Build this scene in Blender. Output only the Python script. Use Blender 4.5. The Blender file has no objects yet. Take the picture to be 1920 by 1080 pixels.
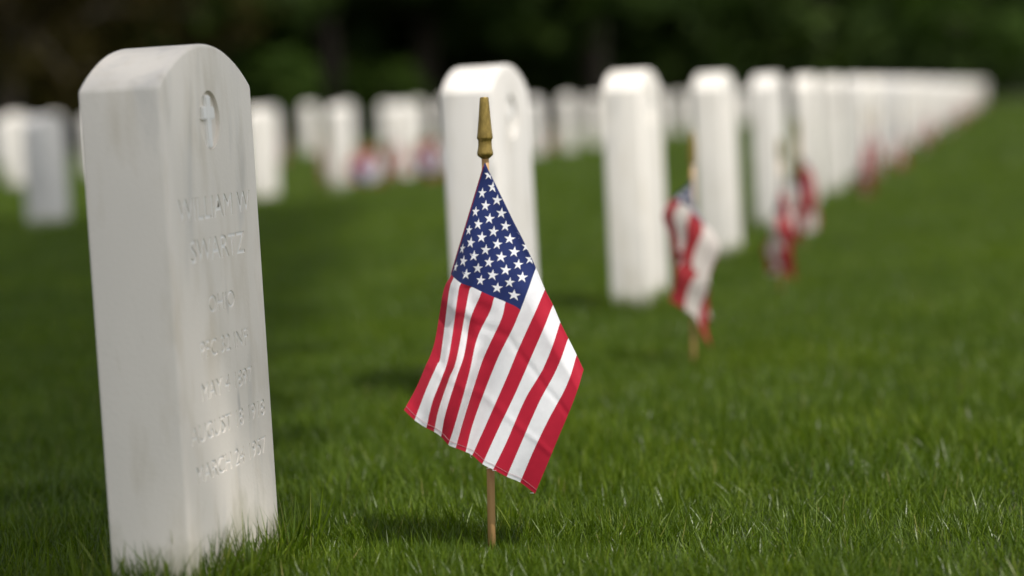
import bpy, bmesh, math, random
import numpy as np
from mathutils import Matrix, Vector

sc = bpy.context.scene
COL = sc.collection
rng = np.random.default_rng(7)
random.seed(7)
R = math.radians

# ------------------------------------------------------------------ camera
cam_data = bpy.data.cameras.new('camera')
cam_data.sensor_width = 36.0
cam_data.lens = 36.0 * 4300 / 1920
cam_data.clip_start = 0.05
cam_data.clip_end = 2000
cam_data.dof.use_dof = True
cam_data.dof.focus_distance = 3.13
cam_data.dof.aperture_fstop = 1.85
cam_data.dof.aperture_blades = 0
cam = bpy.data.objects.new('camera', cam_data)
COL.objects.link(cam)
cam.matrix_world = (Matrix.Translation((0, 0, 0.615))
                    @ Matrix.Rotation(math.pi / 2 - math.atan(352 / 4300), 4, 'X')
                    @ Matrix.Rotation(R(-2.0), 4, 'Z'))
sc.camera = cam

# ------------------------------------------------------------------ sky and sun
SUN_EL = R(60)
SUN_AZ = R(138)                                # clockwise from +Y: to the right and behind the camera
S = Vector((math.sin(SUN_AZ) * math.cos(SUN_EL), math.cos(SUN_AZ) * math.cos(SUN_EL), math.sin(SUN_EL)))
w = bpy.data.worlds.new('World')
sc.world = w
w.use_nodes = True
wn = w.node_tree
bg = wn.nodes['Background']
sky = wn.nodes.new('ShaderNodeTexSky')
sky.sky_type = 'NISHITA'
sky.sun_disc = False
sky.sun_elevation = SUN_EL
sky.sun_rotation = SUN_AZ
hs = wn.nodes.new('ShaderNodeHueSaturation')
hs.inputs['Saturation'].default_value = 0.22         # hazy early-summer sky
wn.links.new(sky.outputs[0], hs.inputs['Color'])
wn.links.new(hs.outputs[0], bg.inputs[0])
bg.inputs[1].default_value = 0.15
sun_d = bpy.data.lights.new('sun', 'SUN')
sun_d.energy = 3.7
sun_d.angle = R(0.5)
sun_d.color = (1.0, 0.95, 0.88)
sun = bpy.data.objects.new('sun', sun_d)
COL.objects.link(sun)
sun.rotation_euler = S.to_track_quat('Z', 'Y').to_euler()
sc.view_settings.view_transform = 'Standard'
sc.view_settings.look = 'None'
sc.view_settings.gamma = 1.0
sc.view_settings.exposure = 0.40
sc.view_settings.use_curve_mapping = False

# ------------------------------------------------------------------ helpers
def tag(o, label=None, cat=None, group=None, kind=None):
    if label: o['label'] = label
    if cat: o['category'] = cat
    if group: o['group'] = group
    if kind: o['kind'] = kind
    return o

def empty(name, loc=(0, 0, 0), rz=0.0, parent=None):
    o = bpy.data.objects.new(name, None)
    COL.objects.link(o)
    o.location = loc
    o.rotation_euler = (0, 0, rz)
    o.empty_display_size = 0.05
    o.parent = parent
    return o

def mesh_np(name, V, F, mat, smooth=True, attr=None):
    """fast mesh from arrays; F (n,k) int array or list of face tuples"""
    me = bpy.data.meshes.new(name)
    if isinstance(F, np.ndarray):
        n, k = F.shape
        me.vertices.add(len(V)); me.loops.add(n * k); me.polygons.add(n)
        me.vertices.foreach_set('co', np.asarray(V, dtype=np.float32).ravel())
        me.loops.foreach_set('vertex_index', F.astype(np.int32).ravel())
        me.polygons.foreach_set('loop_start', np.arange(0, n * k, k, dtype=np.int32))
        me.update(calc_edges=True)
    else:
        me.from_pydata([tuple(p) for p in V], [], F)
        me.update()
    me.polygons.foreach_set('use_smooth', np.full(len(me.polygons), smooth, dtype=bool))
    if attr is not None:
        a = me.attributes.new('tint', 'FLOAT', 'POINT')
        a.data.foreach_set('value', np.asarray(attr, dtype=np.float32))
    if mat: me.materials.append(mat)
    return me

def obj(name, me, parent=None, loc=None):
    o = bpy.data.objects.new(name, me)
    COL.objects.link(o)
    o.parent = parent
    if loc is not None: o.location = loc
    return o

def copy_tree(o, parent=None):
    c = o.copy()
    COL.objects.link(c)
    c.parent = parent
    for ch in o.children:
        copy_tree(ch, c)
    return c

def tube(pts, rad, n=10, cap=True):
    """verts, faces of a tube along points"""
    V, F = [], []
    pts = [Vector(p) for p in pts]
    for i, p in enumerate(pts):
        d = (pts[min(i + 1, len(pts) - 1)] - pts[max(i - 1, 0)]).normalized()
        a = d.orthogonal().normalized() if i == 0 else (a - d * a.dot(d)).normalized()
        b = d.cross(a)
        for k in range(n):
            t = 2 * math.pi * k / n
            V.append(p + (a * math.cos(t) + b * math.sin(t)) * rad[i])
    for i in range(len(pts) - 1):
        for k in range(n):
            F.append((i * n + k, i * n + (k + 1) % n, (i + 1) * n + (k + 1) % n, (i + 1) * n + k))
    if cap:
        F.append(tuple(range(n))[::-1])
        F.append(tuple(range((len(pts) - 1) * n, len(pts) * n)))
    return V, F

def join(parts):
    V, F = [], []
    for v, f in parts:
        b = len(V)
        V += list(v)
        F += [tuple(i + b for i in q) for q in f]
    return V, F

# ------------------------------------------------------------------ materials
def material(name):
    m = bpy.data.materials.new(name)
    m.use_nodes = True
    nt = m.node_tree
    return m, nt, nt.nodes['Principled BSDF'], nt.nodes['Material Output']

def noise(nt, scale, detail=4, rough=.6, coord='Object', vec_scale=None):
    tc = nt.nodes.new('ShaderNodeTexCoord')
    n = nt.nodes.new('ShaderNodeTexNoise')
    n.inputs['Scale'].default_value = scale
    n.inputs['Detail'].default_value = detail
    n.inputs['Roughness'].default_value = rough
    if vec_scale:
        mp = nt.nodes.new('ShaderNodeMapping')
        mp.inputs['Scale'].default_value = vec_scale
        nt.links.new(tc.outputs[coord], mp.inputs[0])
        nt.links.new(mp.outputs[0], n.inputs[0])
    else:
        nt.links.new(tc.outputs[coord], n.inputs[0])
    return n.outputs[0]

def ramp(nt, fac, stops):
    r = nt.nodes.new('ShaderNodeValToRGB')
    e = r.color_ramp.elements
    while len(e) < len(stops): e.new(.5)
    for k, (p, c) in enumerate(stops):
        e[k].position = p
        e[k].color = (*c, 1)
    nt.links.new(fac, r.inputs[0])
    return r.outputs[0]

def mixc(nt, fac, a, b, mode='MIX'):
    m = nt.nodes.new('ShaderNodeMix')
    m.data_type = 'RGBA'
    m.blend_type = mode
    for sock, val in ((m.inputs[0], fac), (m.inputs[6], a), (m.inputs[7], b)):
        if hasattr(val, 'links'): nt.links.new(val, sock)
        elif isinstance(val, tuple): sock.default_value = (*val, 1)
        else: sock.default_value = val
    return m.outputs[2]

def bump(nt, height, strength, dist, p):
    b = nt.nodes.new('ShaderNodeBump')
    b.inputs['Strength'].default_value = strength
    b.inputs['Distance'].default_value = dist
    nt.links.new(height, b.inputs['Height'])
    nt.links.new(b.outputs[0], p.inputs['Normal'])

def marble(name, light, grey, vein):
    m, nt, p, out = material(name)
    info = nt.nodes.new('ShaderNodeObjectInfo')
    tc = nt.nodes.new('ShaderNodeTexCoord')
    add = nt.nodes.new('ShaderNodeVectorMath'); add.operation = 'ADD'
    cmb = nt.nodes.new('ShaderNodeMath'); cmb.operation = 'MULTIPLY'; cmb.inputs[1].default_value = 37.0
    nt.links.new(info.outputs['Random'], cmb.inputs[0])
    nt.links.new(tc.outputs['Object'], add.inputs[0])
    nt.links.new(cmb.outputs[0], add.inputs[1])
    def nz(scale, detail, vs, dist=0.0):
        mp = nt.nodes.new('ShaderNodeMapping'); mp.inputs['Scale'].default_value = vs
        n = nt.nodes.new('ShaderNodeTexNoise'); n.inputs['Scale'].default_value = scale
        n.inputs['Detail'].default_value = detail; n.inputs['Distortion'].default_value = dist
        nt.links.new(add.outputs[0], mp.inputs[0]); nt.links.new(mp.outputs[0], n.inputs[0])
        return n.outputs[0]
    base = ramp(nt, nz(4.0, 5, (1, 1, .5), .6), [(.30, grey), (.62, light)])
    streak = ramp(nt, nz(7.0, 6, (1.6, 1.6, .35), 1.2), [(.56, (0, 0, 0)), (.72, (1, 1, 1))])
    c1 = mixc(nt, streak, base, vein)
    dirt = ramp(nt, nz(26, 4, (1, 1, .3)), [(.52, (1, 1, 1)), (.80, (.80, .77, .70))])
    c2 = mixc(nt, .8, c1, dirt, 'MULTIPLY')
    # stone to stone tone
    tone = ramp(nt, info.outputs['Random'], [(0, (.80, .805, .82)), (.5, (.95, .94, .92)), (1, (1, .985, .955))])
    c3 = mixc(nt, 1.0, c2, tone, 'MULTIPLY')
    # soil and algae splashed on the foot, ragged edge
    sx = nt.nodes.new('ShaderNodeSeparateXYZ'); nt.links.new(tc.outputs['Object'], sx.inputs[0])
    ad = nt.nodes.new('ShaderNodeMath'); ad.operation = 'MULTIPLY_ADD'; ad.inputs[1].default_value = .22; nt.links.new(nz(18, 6, (1, 1, .6)), ad.inputs[0]); nt.links.new(sx.outputs[2], ad.inputs[2])
    foot = ramp(nt, ad.outputs[0], [(.12, (.8, .8, .8)), (.20, (0, 0, 0))])
    c3 = mixc(nt, foot, c3, (.36, .345, .24))
    # lichen and weather spots
    spot = ramp(nt, nz(11, 2, (1, 1, .45), .4), [(.70, (0, 0, 0)), (.76, (.75, .75, .75))])
    c3 = mixc(nt, spot, c3, (.30, .295, .29))
    nt.links.new(c3, p.inputs['Base Color'])
    p.inputs['Roughness'].default_value = .62
    p.inputs['Specular IOR Level'].default_value = .25
    bump(nt, nz(160, 3, (1, 1, 1)), .18, .002, p)
    return m

M_marble = marble('white_marble', (.78, .745, .695), (.69, .66, .615), (.53, .52, .50))
M_marble_worn = marble('weathered_marble', (.79, .74, .675), (.73, .685, .625), (.60, .575, .54))
M_cut, nt, p, _ = material('lighter_marble')
nt.links.new(ramp(nt, noise(nt, 60), [(.3, (.76, .74, .70)), (.7, (.82, .80, .77))]), p.inputs['Base Color'])
p.inputs['Roughness'].default_value = .7

def leafy(name, stops, tw=.35, rough=.7, spec=.08):
    m, nt, p, out = material(name)
    a = nt.nodes.new('ShaderNodeAttribute'); a.attribute_name = 'tint'
    c = ramp(nt, a.outputs['Fac'], stops)
    info = nt.nodes.new('ShaderNodeObjectInfo')
    tone = ramp(nt, info.outputs['Random'], [(0, (.72, .76, .70)), (1, (1.06, 1.03, 1.0))])
    c = mixc(nt, 1.0, c, tone, 'MULTIPLY')
    nt.links.new(c, p.inputs['Base Color'])
    p.inputs['Roughness'].default_value = rough
    p.inputs['Specular IOR Level'].default_value = spec
    t = nt.nodes.new('ShaderNodeBsdfTranslucent')
    tc = mixc(nt, 1.0, c, (1.1, 1.3, .5), 'MULTIPLY')
    nt.links.new(tc, t.inputs[0])
    mx = nt.nodes.new('ShaderNodeMixShader'); mx.inputs[0].default_value = tw
    nt.links.new(p.outputs[0], mx.inputs[1]); nt.links.new(t.outputs[0], mx.inputs[2])
    nt.links.new(mx.outputs[0], out.inputs[0])
    return m

M_grass = leafy('grass_blade', [(0, (.034, .066, .003)), (.45, (.076, .128, .005)), (.85, (.130, .188, .009)), (.93, (.16, .20, .02)), (1, (.30, .26, .10))], tw=.28, rough=.35, spec=.30)
M_grass_light = leafy('grass_blade_pale', [(0, (.055, .095, .005)), (.45, (.105, .160, .009)), (.85, (.16, .215, .014)), (.93, (.20, .23, .03)), (1, (.34, .30, .12))], tw=.42, rough=.40, spec=.2)
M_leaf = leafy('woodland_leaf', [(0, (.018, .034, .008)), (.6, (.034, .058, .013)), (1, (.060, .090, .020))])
M_leaf_green = leafy('bright_leaf', [(0, (.030, .056, .010)), (.6, (.048, .084, .014)), (1, (.075, .12, .02))])
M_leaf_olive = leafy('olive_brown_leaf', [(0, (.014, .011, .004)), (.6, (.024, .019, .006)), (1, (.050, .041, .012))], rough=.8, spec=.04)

M_ground, nt, p, _ = material('turf_soil')
g1 = ramp(nt, noise(nt, 1.3, 6), [(.3, (.030, .045, .014)), (.7, (.052, .070, .022))])
g2 = ramp(nt, noise(nt, 45, 5), [(.35, (.55, .5, .4)), (.7, (1, 1, 1))])
nt.links.new(mixc(nt, 1, g1, g2, 'MULTIPLY'), p.inputs['Base Color'])
p.inputs['Roughness'].default_value = .95
bump(nt, noise(nt, 60, 5), .8, .02, p)
M_litter, nt, p, _ = material('leaf_litter')
nt.links.new(ramp(nt, noise(nt, .9, 8), [(.3, (.022, .020, .012)), (.7, (.045, .038, .02))]), p.inputs['Base Color'])
p.inputs['Roughness'].default_value = 1
M_bark, nt, p, _ = material('bark')
nt.links.new(ramp(nt, noise(nt, 9, 6, vec_scale=(1, 1, .15)), [(.3, (.025, .019, .013)), (.7, (.07, .054, .038))]), p.inputs['Base Color'])
p.inputs['Roughness'].default_value = .95
bump(nt, noise(nt, 14, 6, vec_scale=(1, 1, .15)), 1, .05, p)

def cloth(name, c):
    m, nt, p, out = material(name)
    n = noise(nt, 90, 4)
    col = mixc(nt, 1.0, c, ramp(nt, n, [(.3, (.93, .93, .93)), (.7, (1, 1, 1))]), 'MULTIPLY')
    nt.links.new(col, p.inputs['Base Color'])
    p.inputs['Roughness'].default_value = .75
    p.inputs['Sheen Weight'].default_value = .08
    p.inputs['Specular IOR Level'].default_value = .2
    t = nt.nodes.new('ShaderNodeBsdfTranslucent')
    nt.links.new(col, t.inputs[0])
    mx = nt.nodes.new('ShaderNodeMixShader'); mx.inputs[0].default_value = .25
    nt.links.new(p.outputs[0], mx.inputs[1]); nt.links.new(t.outputs[0], mx.inputs[2])
    nt.links.new(mx.outputs[0], out.inputs[0])
    # woven threads
    tc = nt.nodes.new('ShaderNodeTexCoord')
    h = []
    for ax in ('X', 'Z'):
        wv = nt.nodes.new('ShaderNodeTexWave'); wv.bands_direction = ax
        wv.inputs['Scale'].default_value = 420; wv.inputs['Distortion'].default_value = .6
        nt.links.new(tc.outputs['Object'], wv.inputs[0]); h.append(wv.outputs[1])
    ad = nt.nodes.new('ShaderNodeMath'); ad.operation = 'ADD'
    nt.links.new(h[0], ad.inputs[0]); nt.links.new(h[1], ad.inputs[1])
    ad2 = nt.nodes.new('ShaderNodeMath'); ad2.operation = 'ADD'
    nt.links.new(ad.outputs[0], ad2.inputs[0]); nt.links.new(n, ad2.inputs[1])
    bump(nt, ad2.outputs[0], .25, .0006, p)
    return m

M_red = cloth('red_cotton', (.46, .012, .035))
M_white = cloth('white_cotton', (.84, .84, .86))
M_blue = cloth('navy_cotton', (.015, .028, .125))
M_red_shaded = cloth('shaded_red_cotton', (.34, .028, .034))  # cottons of the back flags, dulled by shade put into the colour
M_white_shaded = cloth('shaded_white_cotton', (.66, .60, .55))
M_blue_shaded = cloth('shaded_navy_cotton', (.018, .024, .075))
M_thread = cloth('hem_thread', (.62, .35, .38))
M_hem = cloth('hem_fold', (.20, .015, .05))
M_wood, nt, p, _ = material('stick_wood')
nt.links.new(ramp(nt, noise(nt, 30, 6, vec_scale=(1, 1, .06)), [(.3, (.30, .16, .06)), (.7, (.50, .30, .12))]), p.inputs['Base Color'])
p.inputs['Roughness'].default_value = .5
M_gold, nt, p, _ = material('gilt_paint')
nt.links.new(ramp(nt, noise(nt, 250, 5, vec_scale=(1, 1, .4)), [(.3, (.17, .115, .022)), (.7, (.31, .215, .05))]), p.inputs['Base Color'])
p.inputs['Metallic'].default_value = .5
p.inputs['Roughness'].default_value = .30
bump(nt, noise(nt, 700, 3), .3, .0006, p)

def plain(name, c, rough=.7):
    m, nt, p, _ = material(name)
    n = noise(nt, 40, 3)
    nt.links.new(mixc(nt, 1.0, c, ramp(nt, n, [(.3, (.8, .8, .8)), (.7, (1, 1, 1))]), 'MULTIPLY'), p.inputs['Base Color'])
    p.inputs['Roughness'].default_value = rough
    return m
M_w_brown = plain('russet_leaf', (.26, .055, .012))
M_w_pink = plain('pink_petal', (.72, .20, .25))
M_w_white = plain('white_petal', (.85, .85, .88))
M_w_blue = plain('blue_ribbon', (.06, .09, .38))
M_w_wire = plain('green_wire', (.03, .07, .03))

# ------------------------------------------------------------------ ground
ROW = 0.2225                                    # the rows run this many metres right per metre away

def gz(x, y):
    """the lawn falls away very gently to the left behind the first row"""
    p_ = x - ROW * y
    t = np.maximum(0.0, -p_ - 1.6)
    return -0.006 * t / (1 + t / 30.0)

def build_ground():
    ys = np.concatenate([np.linspace(-30, 0, 6), np.linspace(1, 80, 80), np.array([100, 140, 220, 400, 800, 1500])])
    xs = np.concatenate([np.array([-1500, -600, -250, -120]), np.linspace(-70, 70, 57), np.array([120, 250, 600, 1500])])
    X, Y = np.meshgrid(xs, ys)
    Z = gz(X, Y)
    V = np.stack([X.ravel(), Y.ravel(), Z.ravel()], 1)
    nx, ny = len(xs), len(ys)
    i = np.arange(nx - 1); j = np.arange(ny - 1)
    I, J = np.meshgrid(i, j)
    a = (J * nx + I).ravel()
    F = np.stack([a, a + 1, a + nx + 1, a + nx], 1)
    o = obj('ground', mesh_np('ground', V, F, M_ground))
    tag(o, kind='structure')
build_ground()

def edge_y(x):
    """where the wood begins"""
    return 46.0 + 0.72 * x + 2.6 * max(0, x - 6) if x > -12 else 37.4

def build_bank():
    xs = np.linspace(-90, 110, 41)
    V, F = [], []
    prof = [(7, -.3), (12, .5), (20, 3.0), (30, 8), (45, 16), (70, 26)]
    for x in xs:
        for (d, z) in prof:
            V.append((x - .3 * d, edge_y(x) + d, z + .5 * math.sin(x * .4 + d)))
    n = len(prof)
    for i in range(len(xs) - 1):
        for k in range(n - 1):
            a = i * n + k
            F.append((a, a + n, a + n + 1, a + 1))
    o = obj('wooded_hill', mesh_np('wooded_hill', V, F, M_litter))
    tag(o, kind='structure')
build_bank()

# ------------------------------------------------------------------ headstones
SW, ST, SH, SR = .342, .107, .700, .054            # width, thickness, height to crown, rise of the arched top
def stone_profile(n=22, h=SH):
    hw = SW / 2
    rad = (hw * hw + SR * SR) / (2 * SR)
    a = math.asin(hw / rad)
    pts = [(-hw, -.25), (hw, -.25)]
    for k in range(n + 1):
        t = a - 2 * a * k / n
        pts.append((rad * math.sin(t), h - rad + rad * math.cos(t)))
    return pts

def stone_bm(h=SH, rows=True):
    bm = bmesh.new()
    pts = stone_profile(h=h)
    f = bm.faces.new([bm.verts.new((x, -ST / 2, z)) for x, z in pts])
    r = bmesh.ops.extrude_face_region(bm, geom=[f])
    vs = [v for v in r['geom'] if isinstance(v, bmesh.types.BMVert)]
    bmesh.ops.translate(bm, verts=vs, vec=(0, ST, 0))
    bmesh.ops.recalc_face_normals(bm, faces=bm.faces)
    es = [e for e in bm.edges if abs(e.verts[0].co.y - e.verts[1].co.y) < 1e-6]
    es += [e for e in bm.edges if abs(e.verts[0].co.y - e.verts[1].co.y) > 1e-6 and e.calc_face_angle(0) > .5]
    bmesh.ops.bevel(bm, geom=es, offset=.0055, segments=3, affect='EDGES', profile=.5)
    return bm

def finish_stone(bm, name, mat):
    me = bpy.data.meshes.new(name)
    bm.to_mesh(me); bm.free()
    me.materials.append(mat)
    me.polygons.foreach_set('use_smooth', np.ones(len(me.polygons), dtype=bool))
    me.set_sharp_from_angle(angle=R(40))
    return me

def text_mesh(body, size, depth):
    cu = bpy.data.curves.new('t', 'FONT')
    cu.body = body
    cu.size = size
    cu.align_x = 'CENTER'
    cu.extrude = depth
    cu.offset = size * .012
    cu.resolution_u = 3
    o = bpy.data.objects.new('t', cu)
    COL.objects.link(o)
    dg = bpy.context.evaluated_depsgraph_get()
    me = bpy.data.meshes.new_from_object(o.evaluated_get(dg))
    bpy.data.objects.remove(o)
    return me

LINES = [('WILLIAM W', .477, .041, .285), ('SWARTZ', .424, .041, .270), ('OHIO', .357, .031, .125), ('PFC 32 INF', .302, .031, .19),
         ('MAY 4 1897', .250, .031, .22), ('AUGUST 18 1918', .200, .031, .285), ('MARCH 24 1957', .150, .031, .285)]

def disc_cutter(zc, r, depth):
    bm = bmesh.new()
    bmesh.ops.create_cone(bm, cap_ends=True, segments=40, radius1=r, radius2=r, depth=depth * 2,
                          matrix=Matrix.Translation((0, -ST / 2, zc)) @ Matrix.Rotation(math.pi / 2, 4, 'X'))
    return bm

def emblem_mesh(zc):
    """raised cross standing on the floor of the round recess"""
    bm = bmesh.new()
    y = -ST / 2 + .0038
    for (cx, cz, wx, wz) in ((0, zc - .002, .0085, .034), (0, zc + .009, .022, .0085)):
        bmesh.ops.create_cube(bm, size=1, matrix=Matrix.Translation((cx, y + (.0003 if wx > wz else 0), cz)) @ Matrix.Diagonal((wx * 2 if wx > wz else wx * 2, .0066, wz * 2, 1)))
    bmesh.ops.bevel(bm, geom=list(bm.edges), offset=.0016, segments=2, affect='EDGES')
    me = bpy.data.meshes.new('emblem')
    bm.to_mesh(me); bm.free()
    me.materials.append(M_cut)
    return me

def boolean(target_me, cutter_me):
    a = bpy.data.objects.new('a', target_me); b = bpy.data.objects.new('b', cutter_me)
    COL.objects.link(a); COL.objects.link(b)
    md = a.modifiers.new('b', 'BOOLEAN'); md.operation = 'DIFFERENCE'; md.object = b; md.solver = 'EXACT'; md.use_self = True
    dg = bpy.context.evaluated_depsgraph_get()
    me = bpy.data.meshes.new_from_object(a.evaluated_get(dg))
    bpy.data.objects.remove(a); bpy.data.objects.remove(b)
    return me

EMZ = .602
def lettered_stone():
    """the near stone: recessed medallion and carved lettering"""
    me = finish_stone(stone_bm(), 'headstone_body', M_marble_worn)
    bmc = disc_cutter(EMZ, .038, .0055)
    words = []
    for body, z, size, width in LINES:
        t = text_mesh(body, size, .0016)
        xs = [v.co.x for v in t.vertices]
        k = width / (max(xs) - min(xs))
        sx = min(1.25, max(.8, k))
        t.transform(Matrix.Translation((0, -ST / 2, z)) @ Matrix.Rotation(math.pi / 2, 4, 'X') @ Matrix.Diagonal((sx, 1, 1, 1)))
        bmc.from_mesh(t)
        # flat floor of the letters in lighter marble
        fl = text_mesh(body, size, 0)
        fl.transform(Matrix.Translation((0, -ST / 2 + .0012, z)) @ Matrix.Rotation(math.pi / 2, 4, 'X') @ Matrix.Diagonal((sx, 1, 1, 1)))
        fl.materials.clear(); fl.materials.append(M_cut)
        words.append(fl)
    cm = bpy.data.meshes.new('cut'); bmc.to_mesh(cm); bmc.free()
    me = boolean(me, cm)
    me.materials.clear(); me.materials.append(M_marble_worn)
    me.polygons.foreach_set('use_smooth', np.ones(len(me.polygons), dtype=bool))
    me.set_sharp_from_angle(angle=R(35))
    return me, words

def plain_stone(h):
    me = finish_stone(stone_bm(h), 'headstone_body', M_marble)
    bmc = disc_cutter(h - .108, .045, .007)
    cm = bpy.data.meshes.new('cut'); bmc.to_mesh(cm); bmc.free()
    me = boolean(me, cm)
    me.materials.clear(); me.materials.append(M_marble)
    me.set_sharp_from_angle(angle=R(35))
    return me

RZ = math.atan2(1, ROW)
near_me, words = lettered_stone()
plain_mes = [(plain_stone(h), emblem_mesh(h - .108)) for h in (.688, .668, .645)]

ORD = ['first', 'second', 'third', 'fourth', 'fifth', 'sixth', 'seventh', 'eighth', 'ninth', 'tenth', 'eleventh', 'twelfth', 'thirteenth', 'fourteenth',
       'fifteenth', 'sixteenth', 'seventeenth', 'eighteenth', 'nineteenth', 'twentieth']
TENS = {20: 'twenty', 30: 'thirty', 40: 'forty'}
def ordinal(n):
    if n <= 20: return ORD[n - 1]
    if n % 10 == 0: return {30: 'thirtieth', 40: 'fortieth'}[n]
    return TENS[n // 10 * 10] + '-' + ORD[n % 10 - 1]

STONES = []
def place_stone(x, y, me, em, label, lean=True, word=None, tilt=0.0):
    o = empty('headstone', (x, y, gz(x, y)), RZ + (R(random.uniform(-1.5, 1.5)) if lean else 0))
    o.rotation_euler[0] = R(tilt)
    if lean:
        o.rotation_euler[0] += R(random.uniform(-.8, .8)); o.rotation_euler[1] = R(random.uniform(-.8, .8))
    tag(o, label, 'headstone', 'white marble headstones in rows')
    obj('slab', me, o)
    if em: obj('emblem', em, o)
    if word:
        for m in word: obj('inscription_line', m, o)
    STONES.append((x, y))
    return o

place_stone(-.420, 2.97, near_me, emblem_mesh(EMZ), 'large weathered grey-white headstone with carved lettering, nearest of all', False, words, -1.3)
for k in range(1, 42):
    d = 2.97 + 1.77 * k + (random.uniform(-.06, .06) if k > 3 else 0)
    x = -.432 + ROW * (d - 2.97)
    if k == 1: lab = 'white headstone directly behind the large sharp flag'
    elif k == 2: lab = 'white headstone between the large sharp flag and the limp blurred flag'
    else: lab = 'white headstone, %s from the lettered one in the row running off to the wood' % ordinal(k + 1)
    pm, em = plain_mes[0 if k < 4 else random.choice((0, 0, 1))]
    place_stone(x + (.012 if k < 6 else 0), d, pm, em, lab, tilt=-.9 if k < 6 else 0)
ROWN = {2: 'second', 3: 'third', 4: 'fourth'}
HIDDEN = {2: (1, 5, 6), 3: (1, 2, 3, 4), 4: (2, 3, 4)}
for row, c, d0, n in ((2, -5.17, 12.2, 22), (3, -9.26, 21.3, 14), (4, -13.35, 30.2, 5)):
    seen = 0
    for k in range(n):
        d = d0 + 1.77 * k + random.uniform(-.06, .06)
        x = c + ROW * d + random.uniform(-.03, .03)
        if row == 2 and k == 0: x, d = -2.60, 12.95
        if row > 2 and d > edge_y(x) - 2: break
        if k in HIDDEN[row]:
            lab = 'white headstone, %s along the %s row back, hidden behind %s' % (ordinal(k + 1), ROWN[row], 'the large lettered one' if k < 5 else 'the one at the sharp flag')
        else:
            seen += 1
            lab = 'white headstone, %s visible one from the left in the %s row back' % (ordinal(seen), ROWN[row])
        pm, em = plain_mes[random.choice((1, 2, 2) if row == 2 else (0, 1, 2))]
        place_stone(x, d, pm, em, lab)

# ------------------------------------------------------------------ the flags
MPX = 3.10 / 4300                                 # metres for one pixel of the traced outline at the flag's distance
def L(px, py):
    """outline point -> metres right of / above the foot of the stick"""
    dx, dy = px - 922, py - 1035
    return ((dx - .0349 * dy) * MPX, -(dy + .0349 * dx) * MPX)
HOIST = 318 * MPX
CU, UE, FK = .68, 1.58, .79                       # canton length, fly length (in hoists), fold line u = FK * v
KW = (CU - FK * 7 / 13) / (UE - FK * 7 / 13)
STICK_TOP = L(909, 292)
def stick_x(z): return L(908, 178)[0] * z / L(908, 178)[1]

FOLD = [(909, 300), (922, 326), (936, 354), (950, 383), (964, 412), (979, 441), (992, 469), (1005, 497), (1022, 538), (1037, 567), (1051, 600), (1066, 630), (1082, 662), (1095, 690)]
CANT = [(845, 512), (850, 516), (864, 525), (884, 533), (902, 541), (926, 551), (947, 560), (975, 575)]
def q(*a): return [(740 + x / 2, 540 + y / 2) for x, y in a]
LOW = [q((183, 0), (150, 190), (115, 280), (80, 360), (38, 435)),
       q((205, 0), (175, 230), (162, 265), (122, 355), (78, 470)),
       q((240, 0), (208, 220), (180, 310), (145, 400), (122, 498)),
       q((278, 5), (235, 240), (205, 320), (168, 430), (149, 517)),
       q((318, 20), (285, 100), (262, 230), (232, 320), (192, 450), (175, 540)),
       q((358, 70), (310, 170), (280, 300), (230, 480), (203, 565)),
       q((400, 100), (340, 230), (308, 320), (258, 480), (229, 583)),
       q((440, 140), (390, 240), (338, 370), (292, 500), (266, 602)),
       q((470, 200), (420, 320), (350, 480), (291, 612)),
       q((522, 220), (452, 380), (392, 505), (329, 643)),
       q((560, 280), (490, 400), (420, 560), (369, 664)),
       q((602, 300), (540, 415), (472, 570), (420, 692)),
       q((640, 360), (575, 480), (520, 595), (470, 716)),
       q((662, 430), (612, 550), (567, 660), (526, 760))]
NW = 81
WS = np.linspace(0, 1, NW)

def resample(pts, n):
    """arc-length resample of a Catmull-Rom curve through pts"""
    P = np.array(pts, float)
    P = np.vstack([2 * P[0] - P[1], P, 2 * P[-1] - P[-2]])
    out = []
    for i in range(1, len(P) - 2):
        for t in np.linspace(0, 1, 12, endpoint=False):
            a, b, c, d = P[i - 1], P[i], P[i + 1], P[i + 2]
            out.append(.5 * (2 * b + (c - a) * t + (2 * a - 5 * b + 4 * c - d) * t * t + (3 * b - a - 3 * c + d) * t ** 3))
    out.append(P[-2])
    out = np.array(out)
    s = np.concatenate([[0], np.cumsum(np.linalg.norm(np.diff(out, axis=0), axis=1))])
    t = np.linspace(0, s[-1], n)
    return np.stack([np.interp(t, s, out[:, k]) for k in range(2)], 1)

def smooth01(t):
    t = np.clip(t, 0, 1)
    return t * t * (3 - 2 * t)

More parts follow.
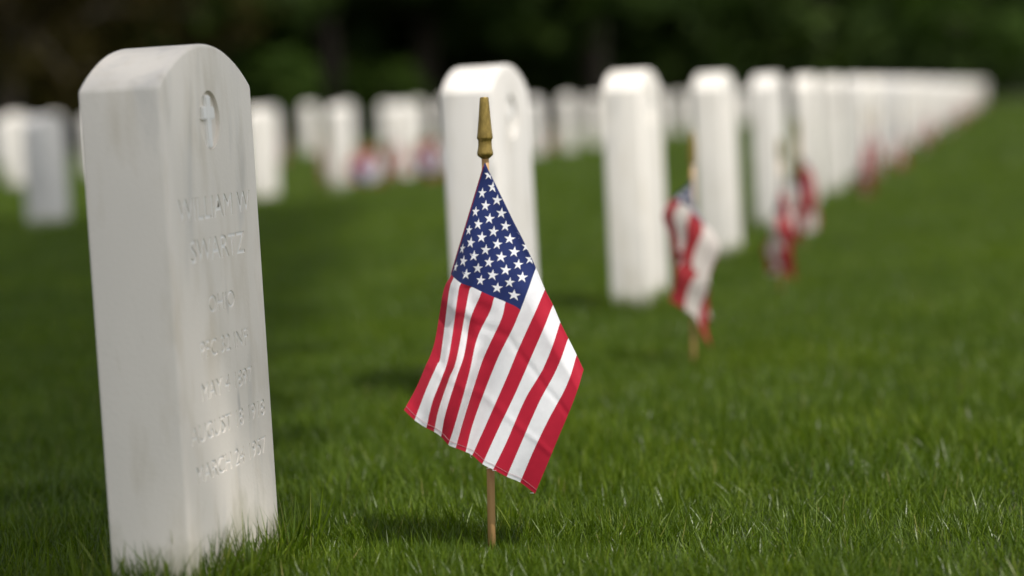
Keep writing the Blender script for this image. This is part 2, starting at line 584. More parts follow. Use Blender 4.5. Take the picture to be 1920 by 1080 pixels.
def make_grid():
    G = np.zeros((14, NW, 3))
    kidx = int(round(KW * (NW - 1)))
    for j in range(14):
        if j <= 7:
            a = resample([FOLD[j], CANT[j]], kidx + 1)
            b = resample([CANT[j]] + LOW[j][(0 if LOW[j][0][1] > CANT[j][1] + 6 else 1):], NW - kidx)
            P2 = np.vstack([a, b[1:]])
        else:
            P2 = resample([FOLD[j]] + LOW[j], NW)
        for i in range(NW):
            x, z = L(*P2[i])
            G[j, i, 0], G[j, i, 2] = x, z
    # depth from the cloth that the outline leaves unseen: stripes narrower than they are must run away or towards the eye
    true = HOIST / 13
    sgn = [1, 1, -1, -1, 1, -1, -1, 1, -1, 1, 1, -1, 1]
    Y = np.zeros((14, NW))
    for i in range(NW):
        for j in range(7, -1, -1):
            if j == 7: continue
            tang = G[j, min(i + 1, NW - 1), ::2] - G[j, max(i - 1, 0), ::2]
            tang /= np.linalg.norm(tang) + 1e-9
            dv = G[j + 1, i, ::2] - G[j, i, ::2]
            perp = abs(dv[0] * tang[1] - dv[1] * tang[0])
            Y[j, i] = Y[j + 1, i] + sgn[j] * .62 * math.sqrt(max(0, true ** 2 - min(perp, true) ** 2))
    for _ in range(3):
        Y[:, 1:-1] = (Y[:, :-2] + 2 * Y[:, 1:-1] + Y[:, 2:]) / 4
    G[:, :, 1] = Y
    vv = np.arange(14)[:, None] / 13
    uf = FK * vv
    ww = WS[None, :]
    # front sheet stands clear of the stick; soft vertical billow
    G[:, :, 1] += -.016 * smooth01(ww / .16) - .010 * np.sin(math.pi * np.clip(vv, 0, 1)) * smooth01(ww / .5)
    G[:, :, 1] += .0045 * np.sin(9.0 * vv + 3.2 * ww + .4) * smooth01(ww / .3) + .0022 * np.sin(21 * vv - 4 * ww) * smooth01((ww - .3) / .4)
    for vc, sl, wd, am in ((.13, .05, .020, -.0050), (.23, -.04, .022, .0058), (.34, .06, .020, -.0045), (.45, .03, .022, .003), (.62, -.10, .030, .0035), (.80, .04, .025, -.0035)):   # creases running down the cloth
        G[:, :, 1] += am * np.exp(-((vv - vc - sl * ww) / wd) ** 2) * smooth01(ww / .2)
    for wc, am in ((.40, .0014), (.72, -.0012)):                                   # old fold marks across it
        G[:, :, 1] += am * np.exp(-((ww - wc + .05 * vv) / .018) ** 2)
    G[:, :, 1] *= smooth01(vv / .05 + ww / .05)
    G[:, :, 1] -= .009 * (1 - .8 * smooth01((vv - .1) / .3) * (1 - smooth01(ww / .1)))
    return G
GRID = make_grid()

def front(v, wv):
    t = min(max(v, 0), 1) * 13
    j = min(int(t), 12); a = t - j
    i_ = wv * (NW - 1); i = min(int(i_), NW - 2); b = i_ - i
    def at(jj):
        if jj < 0: return 2 * at(0) - at(1)
        if jj > 13: return 2 * at(13) - at(12)
        return GRID[jj, i] * (1 - b) + GRID[jj, i + 1] * b
    p0, p1, p2, p3 = at(j - 1), at(j), at(j + 1), at(j + 2)
    return .5 * (2 * p1 + (p2 - p0) * a + (2 * p0 - 5 * p1 + 4 * p2 - p3) * a * a + (3 * p1 - p0 - 3 * p2 + p3) * a ** 3)

def draped(u, v):
    """the sharp flag: sleeve on the stick, cloth carried out to the right, folded and hanging across the front"""
    uf = FK * v
    if u >= uf - 1e-9:
        uk = uf + KW * (UE - uf) if v > 7 / 13 else CU
        wv = (u - uf) / (uk - uf) * KW if u <= uk else KW + (u - uk) / (UE - uk) * (1 - KW)
        return front(v, min(max(wv, 0), 1))
    f_ = front(v, 0)
    z = STICK_TOP[1] - .004 - v * HOIST
    hst = np.array([stick_x(z) + .002, .004, z])
    a = u / max(uf, 1e-6)
    p = hst * (1 - a) + f_ * a
    p[1] += .012 * math.sin(math.pi * a) * min(1, v * 2)
    return p
def draped_cols(v, part):
    uf = FK * v
    if part == 'canton': return list(np.linspace(0, uf, 7)) + list(np.linspace(uf, CU, 26)[1:])
    if part == 'upper': return list(np.linspace(CU, UE, 52))
    uk = uf + KW * (UE - uf)
    return list(np.linspace(0, uf, 7)) + list(np.linspace(uf, uk, 26)[1:]) + list(np.linspace(uk, UE, 52)[1:])

def limp(seed, A=.040, B=.026, n=2.1, ph=-.22, drop=.86, side=1.0, asym=0.0):
    r_ = random.Random(seed)
    p1, p2, p3 = r_.uniform(0, 6), r_.uniform(0, 6), r_.uniform(0, 6)
    def P(u, v):
        g = min(1, max(0, u - .12) / .95); g = g * g * (3 - 2 * g)
        ang = 2 * math.pi * (n * v + ph) + .5 * math.sin(2.2 * u + p1)
        rr = 1 + .42 * math.sin(2 * math.pi * 3.6 * v + p2 + u) + .12 * math.sin(7 * u + p3)
        spread = .55 + .45 * math.sin(min(1.0, u / 1.5) * math.pi * .75)
        x = side * g * A * math.sin(ang) * rr * spread
        y = -g * B * math.cos(ang) * rr * spread - .006
        z = STICK_TOP[1] - .004 - HOIST * (v * (1 - .18 * g) + drop * u * (1 - .12 * math.cos(ang)) * (1 + asym * math.sin(ang)) + .03 * math.sin(5 * u + p1))
        # keeps clear of the grass
        z = max(z, .05 + .01 * math.sin(9 * v))
        return np.array([stick_x(max(z, .1)) + x, y, z])
    return P
def limp_cols(nc, nu):
    def cols(v, part):
        a = list(np.linspace(0, CU, nc)); b = list(np.linspace(CU, UE, nu))
        return a if part == 'canton' else b if part == 'upper' else a + b[1:]
    return cols

def strip_mesh(name, P, cols, v0, v1, rows, part, mat):
    V, N, F = [], [], []
    vs = np.linspace(v0, v1, rows + 1)
    e = .004
    for v in vs:
        cs = cols(v, part)
        for u in cs:
            V.append(P(u, v))
    nc = len(cs)
    for r_ in range(rows):
        for c in range(nc - 1):
            a = r_ * nc + c
            F.append((a, a + nc, a + nc + 1, a + 1))
    return mesh_np(name, np.array(V), np.array(F), mat)

def star_mesh(P, uc, vc, rad, offset):
    """five-pointed star following the cloth, on both its faces"""
    pts = [(uc, vc)]
    for k in range(10):
        rr = rad if k % 2 == 0 else rad * .382
        t = math.pi * k / 5
        pts.append((uc + rr * math.sin(t), vc - rr * math.cos(t)))
    V = []
    e = .006
    P0 = [P(max(u, 0), max(v, 0)) for u, v in pts]
    nrm = np.cross(P(uc + e, vc) - P(uc - e, vc), P(uc, vc + e) - P(uc, vc - e))
    nrm /= np.linalg.norm(nrm) + 1e-12
    F = []
    for s in (1, -1):
        b = len(V)
        V += [p_ + nrm * offset * s for p_ in P0]
        for k in range(10):
            F.append((b, b + 1 + k, b + 1 + (k + 1) % 10))
    return mesh_np('star', np.array(V), np.array(F), M_white)

def lathe(prof, n=24, x0=0):
    V, F = [], []
    for r_, z in prof:
        for k in range(n):
            t = 2 * math.pi * k / n
            V.append((r_ * math.cos(t), r_ * math.sin(t), z))
    for i in range(len(prof) - 1):
        for k in range(n):
            F.append((i * n + k, i * n + (k + 1) % n, (i + 1) * n + (k + 1) % n, (i + 1) * n + k))
    F.append(tuple(range(n))[::-1]); F.append(tuple(range((len(prof) - 1) * n, len(prof) * n)))
    return V, F

def flag_hardware(n):
    zt = L(908, 178)[1]
    zb = zt - 112 * MPX
    v, f = tube([(stick_x(z), 0, z) for z in (-.08, .1, .3, zb + .01)], [.0056, .0054, .0051, .0049], n)
    st = mesh_np('stick', v, f, M_wood)
    prof = [(0.2, 112), (7.2, 112), (8.3, 110), (9.2, 100), (11.4, 72), (13.8, 46), (14.9, 37), (14.6, 34.5), (12.9, 32.5), (12.6, 28), (12.7, 22), (13.6, 15), (14.9, 10), (15.2, 6.5),
            (14.6, 3.5), (12, 1), (8, -2), (6.8, -3)]
    v, f = lathe([(r_ * MPX, zb + h * MPX) for r_, h in prof[::-1]], n + 12)
    lean = math.atan2(L(908, 178)[0], zt)
    v = [(p_[0] + stick_x(p_[2]), p_[1], p_[2]) for p_ in v]
    fi = mesh_np('finial', v, f, M_gold)
    fi.set_sharp_from_angle(angle=R(50))
    return st, fi

def build_flag(P, cols, rows, n, stars, hem):
    cr, cw, cb = (M_red, M_white, M_blue) if hem else (M_red_shaded, M_white_shaded, M_blue_shaded)
    root = empty('stick_flag')
    st, fi = flag_hardware(n)
    obj('stick', st, root)
    obj('finial', fi, root)
    ca = obj('canton', strip_mesh('canton', P, cols, 0, 7 / 13, rows * 7, 'canton', cb), root)
    for j in range(13):
        obj('stripe', strip_mesh('stripe', P, cols, j / 13, (j + 1) / 13, rows, 'upper' if j < 7 else 'lower', cr if j % 2 == 0 else cw), root)
    if stars:
        for r_ in range(1, 10):
            for c in range(1, 12):
                if (r_ + c) % 2 == 0:
                    obj('star', star_mesh(P, CU * c / 12, 7 / 13 * r_ / 10, .0335, .00045), ca)
    if hem:
        # stitched hem along the fly and the upper edge
        pv, pf = [], []
        for k in range(150):
            v0, v1 = (k + .12) / 150, (k + .78) / 150
            a, b = P(UE - .026, v0), P(UE - .026, v1)
            pv.append((a, b))
        parts = []
        for a, b in pv:
            o_ = np.array([0, -.0006, 0])
            parts.append(tube([a + o_, b + o_], [.00032, .00032], 4))
        v, f = join(parts)
        obj('stitching', mesh_np('stitching', v, f, M_thread), root)
        v, f = tube([P(u, 0) + np.array([0, -.0004, 0]) for u in np.linspace(.02, CU, 60)], [.0009] * 60, 6)
        obj('hem', mesh_np('hem', v, f, M_hem), root)
        rr = random.Random(3)
        parts = []
        for vv_ in (.60, .74, .77, .99):
            a = P(UE, vv_)
            pts = [a + np.array([rr.uniform(-.002, .002) * k, -.0005, -.0016 * k + (.0018 * k * k / 4 if vv_ > .7 else 0)]) for k in range(4)]
            parts.append(tube(pts, [.00025] * 4, 4))
        v, f = join(parts)
        obj('loose_thread', mesh_np('loose_thread', v, f, M_white), root)
    return root

def put(o, x, y, rz=0, s=1.0, lean=0.0):
    o.location = (x, y, float(gz(x, y)))
    o.rotation_euler = (0, R(lean), rz)
    o.scale = (s, s, s)
    return o

GF = 'small stick flags beside the headstones'
f1 = build_flag(draped, draped_cols, 4, 16, True, True)
put(f1, -.0393, 3.05, 0, .984)
f1.location.z += .012
tag(f1, 'sharp small stars and stripes flag with gold finial, nearest to the camera', 'flag', GF)
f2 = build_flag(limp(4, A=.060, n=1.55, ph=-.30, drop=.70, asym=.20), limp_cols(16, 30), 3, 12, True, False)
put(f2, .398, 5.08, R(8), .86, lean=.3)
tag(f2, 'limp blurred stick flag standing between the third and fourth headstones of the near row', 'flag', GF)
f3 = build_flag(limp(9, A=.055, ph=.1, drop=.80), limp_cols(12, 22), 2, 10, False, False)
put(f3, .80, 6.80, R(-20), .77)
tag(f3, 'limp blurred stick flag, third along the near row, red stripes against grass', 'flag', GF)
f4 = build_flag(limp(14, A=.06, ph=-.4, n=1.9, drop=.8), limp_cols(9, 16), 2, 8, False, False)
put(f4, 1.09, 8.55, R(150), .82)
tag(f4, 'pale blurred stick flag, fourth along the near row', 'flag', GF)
protos = [f3, f4]
for k in (5, 6, 7, 9, 11, 13, 15, 18, 21, 25, 29):
    d = 2.97 + 1.77 * k
    x = -.432 + ROW * (d - 2.97)
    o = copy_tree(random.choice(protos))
    put(o, x + .33 + random.uniform(-.06, .06), d + .22 + random.uniform(-.15, .15), random.uniform(-2.5, 2.5), random.uniform(.80, .86), random.uniform(-2, 2))
    tag(o, 'tiny blurred stick flag at the %s headstone of the near row' % ordinal(k + 1), 'flag', GF)
for x, y, lab in ((-1.36, 17.0, 'tiny blurred stick flag against the headstone left of the first wreath'), (-.88, 18.2, 'tiny blurred stick flag between the two wreaths'),
                  (-2.29, 23.4, 'tiny blurred stick flag in the gap behind the lettered headstone'), (.46, 25.2, 'tiny blurred stick flag among the crowded stones behind the sharp flag')):
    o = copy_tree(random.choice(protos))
    put(o, x, y, random.uniform(-2.5, 2.5), .84, random.uniform(-3, 3))
    tag(o, lab, 'flag', GF)

# ------------------------------------------------------------------ wreaths
def build_wreath():
    root = empty('wreath')
    rr = random.Random(5)
    parts = [tube([(.092 * math.cos(t), .012, .13 + .092 * math.sin(t)) for t in np.linspace(0, 2 * math.pi, 25)], [.011] * 25, 6, False)]
    obj('ring', mesh_np('ring', *join(parts), M_w_wire), root)
    leaf = None
    for k in range(34):
        t = 2 * math.pi * k / 34 + rr.uniform(-.08, .08)
        r0 = .098 + rr.uniform(-.016, .012)
        c, s = math.cos(t), math.sin(t)
        if leaf is None:
            V = [(0, 0, -.032), (.020, -.006, 0), (0, -.012, .002), (-.020, -.006, 0), (0, -.002, .036)]
            leaf = mesh_np('leaf', V, [(0, 1, 2), (0, 2, 3), (1, 4, 2), (2, 4, 3)], M_w_brown)
        o = obj('leaf', leaf, root, (r0 * c, rr.uniform(-.008, .01), .13 + r0 * s))
        o.rotation_euler = (rr.uniform(-.5, .5), -t + math.pi / 2 + rr.uniform(-.9, .9), rr.uniform(-.4, .4))
    V, F = [], []
    for k in range(6):                                # rosette of petals
        t = 2 * math.pi * k / 6
        b = len(V)
        V += [(0, -.004, 0)] + [(rad * math.cos(t + a), y, rad * math.sin(t + a)) for rad, a, y in ((.014, -.5, -.010), (.024, -.3, -.006), (.026, 0, -.004), (.024, .3, -.006), (.014, .5, -.010))]
        F += [(b, b + 1, b + 2, b + 3), (b, b + 3, b + 4, b + 5)]
    fm = {m: mesh_np('flower', V, F, m) for m in (M_w_white, M_w_pink, M_w_blue)}
    for k in range(19):
        if k == 0: x, z = 0, 0
        elif k < 7: x, z = .030 * math.cos(k), .030 * math.sin(k) ; x, z = .031 * math.cos(k * math.pi / 3), .031 * math.sin(k * math.pi / 3)
        else: x, z = .060 * math.cos(k * math.pi / 6), .060 * math.sin(k * math.pi / 6)
        m = M_w_blue if (x < -.02 and z < .01) else M_w_pink if (z > .012 and rr.random() < .4) else M_w_white
        o = obj('flower', fm[m], root, (x, -.008 - rr.uniform(0, .006), .13 + z))
        o.rotation_euler = (rr.uniform(-.2, .2), rr.uniform(0, 3), rr.uniform(-.2, .2))
    v, f = join([tube([(sx * .05, .012, .06), (sx * .06, .07, -.02)], [.004, .004], 5) for sx in (-1, 1)] + [tube([(0, .012, .22), (0, .10, -.02)], [.004, .004], 5)])
    obj('easel', mesh_np('easel', v, f, M_w_wire), root)
    return root
w1 = build_wreath()
w1.location = (-1.05, 17.4, float(gz(-1.05, 17.4)))
tag(w1, 'small round wreath with russet rim on grass, between two flags and facing stones', 'wreath', 'round memorial wreaths')
w1.scale = (1.25, 1.25, 1.25)
w2 = copy_tree(w1)
w2.location = (-.62, 18.6, float(gz(-.62, 18.6)) + .02)
w2.rotation_euler[2] = R(-12)
w1['label'] = 'small round wreath with russet rim, further from the stone behind the flag'
w2['label'] = 'small round wreath with russet rim, close beside the stone behind the flag'

# ------------------------------------------------------------------ trees
def leaf_cloud(n, centres, radii, size, r_):
    """n leaf-clump quads spread through ellipsoidal clumps"""
    idx = r_.integers(0, len(centres), n)
    d = r_.normal(size=(n, 3)); d /= np.linalg.norm(d, axis=1)[:, None]
    d *= r_.uniform(.25, 1, n)[:, None] ** .5
    c = centres[idx] + d * radii[idx]
    a = r_.normal(size=(n, 3)); a /= np.linalg.norm(a, axis=1)[:, None]
    b = r_.normal(size=(n, 3)); b -= a * (a * b).sum(1)[:, None]; b /= np.linalg.norm(b, axis=1)[:, None]
    s = (size * r_.uniform(.6, 1.3, n))[:, None]
    V = np.stack([c - a * s, c + b * s * .42, c + a * s, c - b * s * .42], 1).reshape(-1, 3)
    F = np.arange(4 * n).reshape(-1, 4)
    return V, F, np.repeat(r_.uniform(0, 1, n), 4)

def tree_meshes(seed, trunk_h, crown_z, crown_r, crown_h, low, n, size, leaf_mat):
    r_ = np.random.default_rng(seed)
    pts = [(0, 0, -.3)]
    z = -.3; x = y = 0
    H = crown_z + crown_h * .5
    for k in range(1, 9):
        x += r_.normal() * .10; y += r_.normal() * .10
        pts.append((x, y, -.3 + (H + .3) * k / 8))
    parts = [tube(pts, [.30, .25, .22, .2, .17, .13, .10, .06, .03], 9)]
    cen, rad = [], []
    nb = 26
    for k in range(nb):
        t = 2 * math.pi * k * .382 + r_.normal() * .2
        f = k / nb
        zz = low + (crown_z + crown_h - low) * f
        rr = crown_r * (1 - .65 * max(0, f - .3)) * r_.uniform(.45, 1.0)
        base = np.array(pts[min(8, max(2, int((zz - .6) / (H + .3) * 8)))])
        tip = np.array([base[0] + rr * math.cos(t), base[1] + rr * math.sin(t), zz])
        mid = (base + tip) / 2 + np.array([0, 0, .5])
        parts.append(tube([base, mid, tip], [.09 * (1 - .6 * f), .05, .015], 5, False))
        cen.append(tip); rad.append([r_.uniform(.9, 1.6) * crown_r / 4] * 2 + [r_.uniform(.5, .9) * crown_r / 4])
        cen.append(mid); rad.append([crown_r / 4] * 2 + [crown_r / 6])
    cen, rad = np.array(cen), np.array(rad)
    V, F, T = leaf_cloud(n, cen, rad, size, r_)
    tv, tf = join(parts)
    return mesh_np('trunk', tv, tf, M_bark), mesh_np('crown', V, F, leaf_mat, False, T)

def shrub_mesh(seed, r, h, n, size, mat):
    r_ = np.random.default_rng(seed)
    cen = r_.uniform(-1, 1, (14, 3)) * np.array([r * .75, r * .75, h * .38]) + np.array([0, 0, h * .5])
    rad = np.tile([r * .4, r * .4, h * .28], (14, 1))
    V, F, T = leaf_cloud(n, cen, rad, size, r_)
    V[:, 2] = np.maximum(V[:, 2], .02)
    stems = [tube([(0, 0, -.1), tuple(c * np.array([.5, .5, .6])), tuple(c)], [.03, .02, .008], 5) for c in cen[:7]]
    return mesh_np('stem', *join(stems), M_bark), mesh_np('foliage', V, F, mat, False, T)

T_mes = [tree_meshes(21, 3, 7.5, 5.0, 6.5, 2.2, 9000, .26, M_leaf), tree_meshes(22, 3, 8.5, 4.6, 7.5, 3.0, 9000, .26, M_leaf), tree_meshes(23, 2, 6.5, 4.8, 6.0, 1.2, 9000, .24, M_leaf)]
def place_tree(meshes, x, y, rz, s, label, name='tree', parts=('trunk', 'crown')):
    o = empty(name, (x, y, float(gz(x, y))), rz)
    o.scale = (s, s, s)
    obj(parts[0], meshes[0], o); obj(parts[1], meshes[1], o)
    return tag(o, label, name if name != 'broadleaf_tree' else 'tree', 'trees and shrubs at the edge of the wood')

olive = tree_meshes(31, 2, 4.5, 4.0, 5.0, .55, 12000, .13, M_leaf_olive)
place_tree(olive, -8.1, 37.5, .4, 1.0, 'olive-brown leafy tree in the upper corner above the smaller grey stones', 'broadleaf_tree')
green = tree_meshes(32, 2, 5.5, 4.2, 5.0, 1.2, 9000, .20, M_leaf_green)
place_tree(green, 9.0, 60.0, 1.4, 1.0, 'green lit tree above the far end of the row of headstones', 'broadleaf_tree')
place_tree(T_mes[0], -3.2, 44.6, 2.0, 1.0, 'dark tree with a dim brown trunk behind the middle headstones', 'broadleaf_tree')
sh = shrub_mesh(41, 1.1, 1.7, 2600, .12, M_leaf_green)
place_tree(sh, -4.35, 40.0, 0, 1.0, 'dim green shrub at the wood edge beside the big lettered headstone', 'shrub', ('stem', 'foliage'))
sh2 = shrub_mesh(42, .8, 1.3, 1800, .12, M_leaf_green)
place_tree(sh2, -2.3, 42.5, 2, 1.0, 'low dim green shrub between two blurred headstones at the wood edge', 'shrub', ('stem', 'foliage'))

def build_added_shade_tree():
    """unseen tree added behind the camera; crown shaped to shade the near left lawn"""
    r_ = np.random.default_rng(61)
    ox, oy = S.x / S.z, S.y / S.z
    cen = []
    while len(cen) < 6000:
        fx, fy = r_.uniform(-7.5, -.3), r_.uniform(-.5, 14)
        if fx > -.45 - .05 * (fy - 3) - .1 * max(0, 3 - fy): continue
        if fx < -1.8 - .05 * fy and r_.random() < .25: continue
        h = r_.uniform(12, 16.5)
        cen.append((fx + ox * h, fy + oy * h, h))
    cen = np.array(cen)
    V, F, T = leaf_cloud(108000, cen, np.tile([.16, .16, .2], (len(cen), 1)), .075, r_)
    base = Vector((4.4, -5.6, float(gz(4.4, -5.6))))
    V -= np.array(base)
    root = empty('added_shade_tree', base)
    trunk = [(0, 0, -.3), (.05, .1, 3), (-.1, .3, 6), (-.5, 1.0, 9), (-1.2, 2.0, 11.5), (-2.0, 3.2, 14.5)]
    parts = [tube(trunk, [.36, .30, .26, .21, .15, .05], 10)]
    for c in cen[::170]:
        k = r_.integers(4, 6)
        a = np.array(trunk[k]); b = c - np.array(base)
        parts.append(tube([a, (a + b) / 2 + np.array([0, 0, .4]), b], [.07, .04, .01], 5, False))
    tv, tf = join(parts)
    obj('trunk', mesh_np('trunk', tv, tf, M_bark), root)
    obj('crown', mesh_np('crown', V, F, M_leaf_green, False, T), root)
    tag(root, 'tall thin-crowned tree added out of view to shade the lettered headstone', 'tree')
build_added_shade_tree()

# the rest of the wood reads as one dark mass
def build_wood():
    srcs = bpy.data.collections.new('wood_sources')
    under = [shrub_mesh(51, 1.9, 2.6, 3500, .20, M_leaf), shrub_mesh(52, 1.6, 3.4, 3500, .20, M_leaf)]
    k = 0
    for tr, cr in T_mes + under:
        for me in (tr, cr):
            srcs.objects.link(bpy.data.objects.new('wood_%02d' % k, me)); k += 1
    pts, idx, rot, scl = [], [], [], []
    r_ = random.Random(12)
    for depth, gap, kind in ((1.5, 4.6, 't'), (6.5, 4.2, 't'), (11.5, 4.2, 't'), (17, 4.6, 't'), (24, 5, 't'), (4.6, 2.2, 's'), (8.5, 2.1, 's'), (13, 2.3, 's'), (18.5, 2.6, 's')):
        x = -34.0
        while x < 50:
            xx = x + r_.uniform(-.9, .9)
            yy = edge_y(xx) + depth + r_.uniform(-1, 1)
            z = float(gz(xx, yy)) if depth < 10 else max(-.2, (depth - 10) * .28)
            t = r_.choice((0, 1, 2)) if kind == 't' else r_.choice((3, 4))
            a, s_ = r_.uniform(0, 6.28), r_.uniform(.9, 1.25)
            for q_ in (0, 1):
                pts.append((xx, yy, z)); idx.append(t * 2 + q_); rot.append((0, 0, a)); scl.append(s_)
            x += gap
    return scatter('woodland', srcs, pts, idx, rot, scl)

def scatter(name, coll, pts, idx, rot, scl):
    me = bpy.data.meshes.new(name)
    me.vertices.add(len(pts))
    me.vertices.foreach_set('co', np.array(pts, dtype=np.float32).ravel())
    a = me.attributes.new('idx', 'INT', 'POINT'); a.data.foreach_set('value', np.array(idx, dtype=np.int32))
    a = me.attributes.new('rot', 'FLOAT_VECTOR', 'POINT'); a.data.foreach_set('vector', np.array(rot, dtype=np.float32).ravel())
    a = me.attributes.new('scl', 'FLOAT', 'POINT'); a.data.foreach_set('value', np.array(scl, dtype=np.float32))
    o = obj(name, me)
    ng = bpy.data.node_groups.new(name, 'GeometryNodeTree')
    ng.interface.new_socket('Geometry', in_out='INPUT', socket_type='NodeSocketGeometry')
    ng.interface.new_socket('Geometry', in_out='OUTPUT', socket_type='NodeSocketGeometry')
    gi = ng.nodes.new('NodeGroupInput'); go = ng.nodes.new('NodeGroupOutput')
    ci = ng.nodes.new('GeometryNodeCollectionInfo')
    ci.inputs['Collection'].default_value = coll
    ci.inputs['Separate Children'].default_value = True
    ci.inputs['Reset Children'].default_value = True
    ip = ng.nodes.new('GeometryNodeInstanceOnPoints')
    ip.inputs['Pick Instance'].default_value = True
    def na(n, t):
        k = ng.nodes.new('GeometryNodeInputNamedAttribute'); k.data_type = t; k.inputs['Name'].default_value = n
        return next(s_ for s_ in k.outputs if s_.enabled and s_.name == 'Attribute')
    ng.links.new(gi.outputs[0], ip.inputs['Points'])
    ng.links.new(ci.outputs[0], ip.inputs['Instance'])
    ng.links.new(na('idx', 'INT'), ip.inputs['Instance Index'])
    ng.links.new(na('rot', 'FLOAT_VECTOR'), ip.inputs['Rotation'])
    ng.links.new(na('scl', 'FLOAT'), ip.inputs['Scale'])
    ng.links.new(ip.outputs[0], go.inputs[0])
    md = o.modifiers.new('scatter', 'NODES')
    md.node_group = ng
    return o
tag(build_wood(), 'dark shaded mass of trees behind the headstones', 'wood', kind='stuff')

# ------------------------------------------------------------------ grass
def blades(n, radius, hmin, hmax, wid, bend, r_, lean=.35, segs=3):
    rad = radius * np.sqrt(r_.uniform(0, 1, n)); th = r_.uniform(0, 2 * np.pi, n)
    bx, by = rad * np.cos(th), rad * np.sin(th)
    h = r_.uniform(hmin, hmax, n) * (.75 + .25 * r_.uniform(0, 1, n))
    az = r_.uniform(0, 2 * np.pi, n)
    ln = np.abs(r_.normal(0, lean, n)); bd = bend * np.abs(r_.normal(.6, .5, n))
    fw = az + r_.normal(0, .9, n)                         # facing of the flat of the blade
    V = np.zeros((n, 2 * segs + 1, 3))
    px, pz = np.zeros(n), np.zeros(n)
    for k in range(segs + 1):
        t = k / segs
        ang = ln + bd * t
        if k:
            px = px + np.sin(ang) * h / segs; pz = pz + np.cos(ang) * h / segs
        cx, cy = bx + px * np.cos(az), by + px * np.sin(az)
        wv = wid * (1 - .55 * t) * .5
        ox, oy = -np.sin(fw) * wv, np.cos(fw) * wv
        if k < segs:
            V[:, 2 * k] = np.stack([cx - ox, cy - oy, pz - .004], 1)
            V[:, 2 * k + 1] = np.stack([cx + ox, cy + oy, pz - .004], 1)
        else:
            V[:, 2 * segs] = np.stack([cx, cy, pz], 1)
    nv = 2 * segs + 1
    base = (np.arange(n) * nv)[:, None]
    T = []
    for k in range(segs - 1):
        a = 2 * k
        T.append(base + np.array([a, a + 1, a + 3])); T.append(base + np.array([a, a + 3, a + 2]))
    a = 2 * (segs - 1)
    T.append(base + np.array([a, a + 1, a + 2]))
    F = np.concatenate(T, 0)
    tint = np.clip(r_.beta(2.2, 2.6, n), 0, .92)
    dry = r_.uniform(0, 1, n) < .018
    tint[dry] = r_.uniform(.93, 1, dry.sum())
    return V.reshape(-1, 3), F, np.repeat(tint, nv)

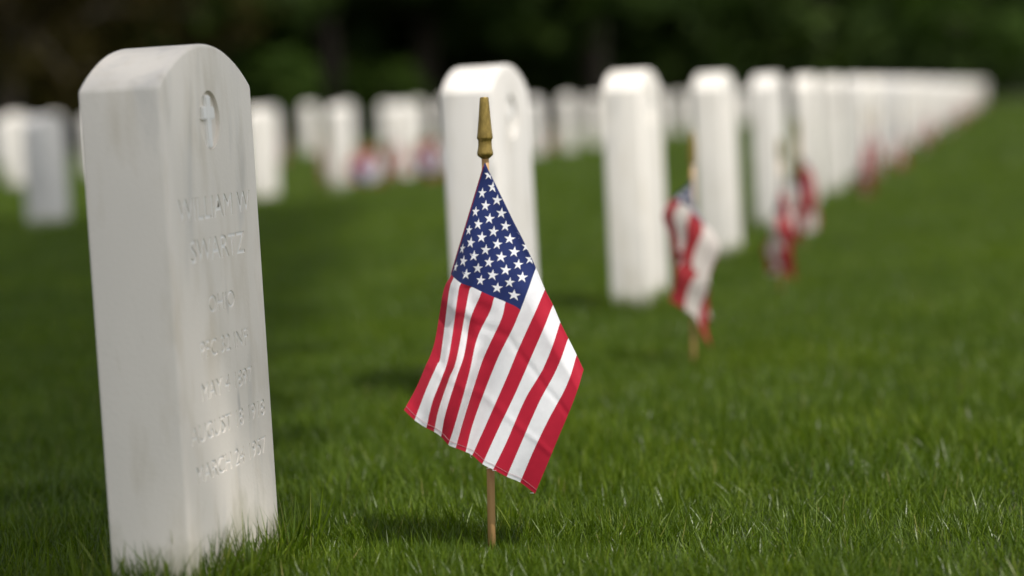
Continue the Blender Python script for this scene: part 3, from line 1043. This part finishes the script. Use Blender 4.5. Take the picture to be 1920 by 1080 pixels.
def build_grass():
    coll = bpy.data.collections.new('grass_sources')
    r_ = np.random.default_rng(77)
    specs = [(720, .13, .020, .060, .0020, 1.0)] * 5 + [(70, .13, .045, .075, .0021, 1.2)] * 2 + [(14, .035, .06, .125, .0032, .9)] * 2 + [(800, .55, .035, .06, .0095, .8)] * 3 + [(850, .13, .025, .058, .0026, 1.3)] * 2 + [(30, .13, .02, .07, .0020, 1.6)] * 2
    for k, s_ in enumerate(specs):
        V, F, T = blades(*s_, r_)
        coll.objects.link(bpy.data.objects.new('grass_%02d' % k, mesh_np('grass_%02d' % k, V, F, M_grass_light if k in (12, 13, 14, 15) else M_grass, True, T)))
    pts, idx, rot, scl = [], [], [], []
    def lush(x, y):
        return math.sin(1.7 * x + .9 * y + .6) * math.sin(2.3 * y - 1.1 * x + 1.9) + .5 * math.sin(5.1 * x + 2.0) * math.sin(4.3 * y + x) + .35 * math.sin(11 * x + 3 * y) * math.sin(9 * y - 4 * x)
    def add(x, y, i, s_):
        q_ = lush(x, y)
        if i < 5:
            s_ *= 1 + .16 * q_
            if random.random() < .07 + .10 * max(0, q_) or math.hypot(x - .62, (y - 5.07) * .7) < .16: i = 12 + random.randrange(2)
            if math.hypot((x + .04) * .9, y - 3.03) < .17: s_ *= .62
        pts.append((x, y, float(gz(x, y)))); idx.append(i)
        rot.append((random.uniform(-.06, .06), random.uniform(-.06, .06), random.uniform(0, 6.28))); scl.append(s_)
    def field(y0, y1, x0, x1, step, pick, sc_):
        y = y0
        while y < y1:
            a, b = x0(y), x1(y)
            x = a
            while x < b:
                add(x + random.uniform(-.5, .5) * step, y + random.uniform(-.5, .5) * step, pick(), random.uniform(*sc_))
                x += step
            y += step
    field(1.6, 7.5, lambda y: -1.1 - .33 * y, lambda y: 1.1 + .33 * y, .135, lambda: random.randrange(5), (.9, 1.15))
    field(1.6, 6.0, lambda y: -1.1 - .33 * y, lambda y: 1.1 + .33 * y, .21, lambda: 5 + random.randrange(2), (.8, 1.15))
    field(1.6, 6.0, lambda y: -1.1 - .33 * y, lambda y: 1.1 + .33 * y, .26, lambda: 14 + random.randrange(2), (.8, 1.15))
    for k in range(70):
        add(-.04 + random.uniform(-.2, .2), 3.03 + random.uniform(-.2, .2), random.randrange(5), random.uniform(.9, 1.1))
    field(7.5, 16, lambda y: -1.6 - .33 * y, lambda y: 1.6 + .33 * y, .20, lambda: random.randrange(5), (1.15, 1.5))
    field(16, 84, lambda y: max(-26, -2 - .36 * y), lambda y: min(34, 2 + .36 * y), .62, lambda: 9 + random.randrange(3), (.9, 1.2))
    # longer blades the mower leaves round the stones and the flag stick
    ca, sa = math.cos(RZ), math.sin(RZ)
    for (sx, sy) in STONES[:5]:
        for k in range(95):
            t = random.uniform(0, 1)
            side = random.choice((0, 0, 0, 1, 1, 2, 3))
            lx, ly = {0: (random.uniform(-.18, .18), -ST / 2 - random.uniform(.005, .03)), 1: (-SW / 2 - random.uniform(.005, .03), random.uniform(-.06, .06)),
                      2: (random.uniform(-.18, .18), ST / 2 + random.uniform(.005, .03)), 3: (SW / 2 + random.uniform(.005, .03), random.uniform(-.06, .06))}[side]
            add(sx + lx * ca - ly * sa, sy + lx * sa + ly * ca, 7 + random.randrange(2), random.uniform(.6, 1.25) if side < 2 else random.uniform(.5, .9))
    for k in range(4):
        add(-.04 + random.uniform(-.07, .07), 3.10 + random.uniform(-.06, .1), 7 + random.randrange(2), random.uniform(.5, .8))
    return scatter('grass', coll, pts, idx, rot, scl)
tag(build_grass(), 'mown green lawn grass between the headstones', 'grass', kind='stuff')
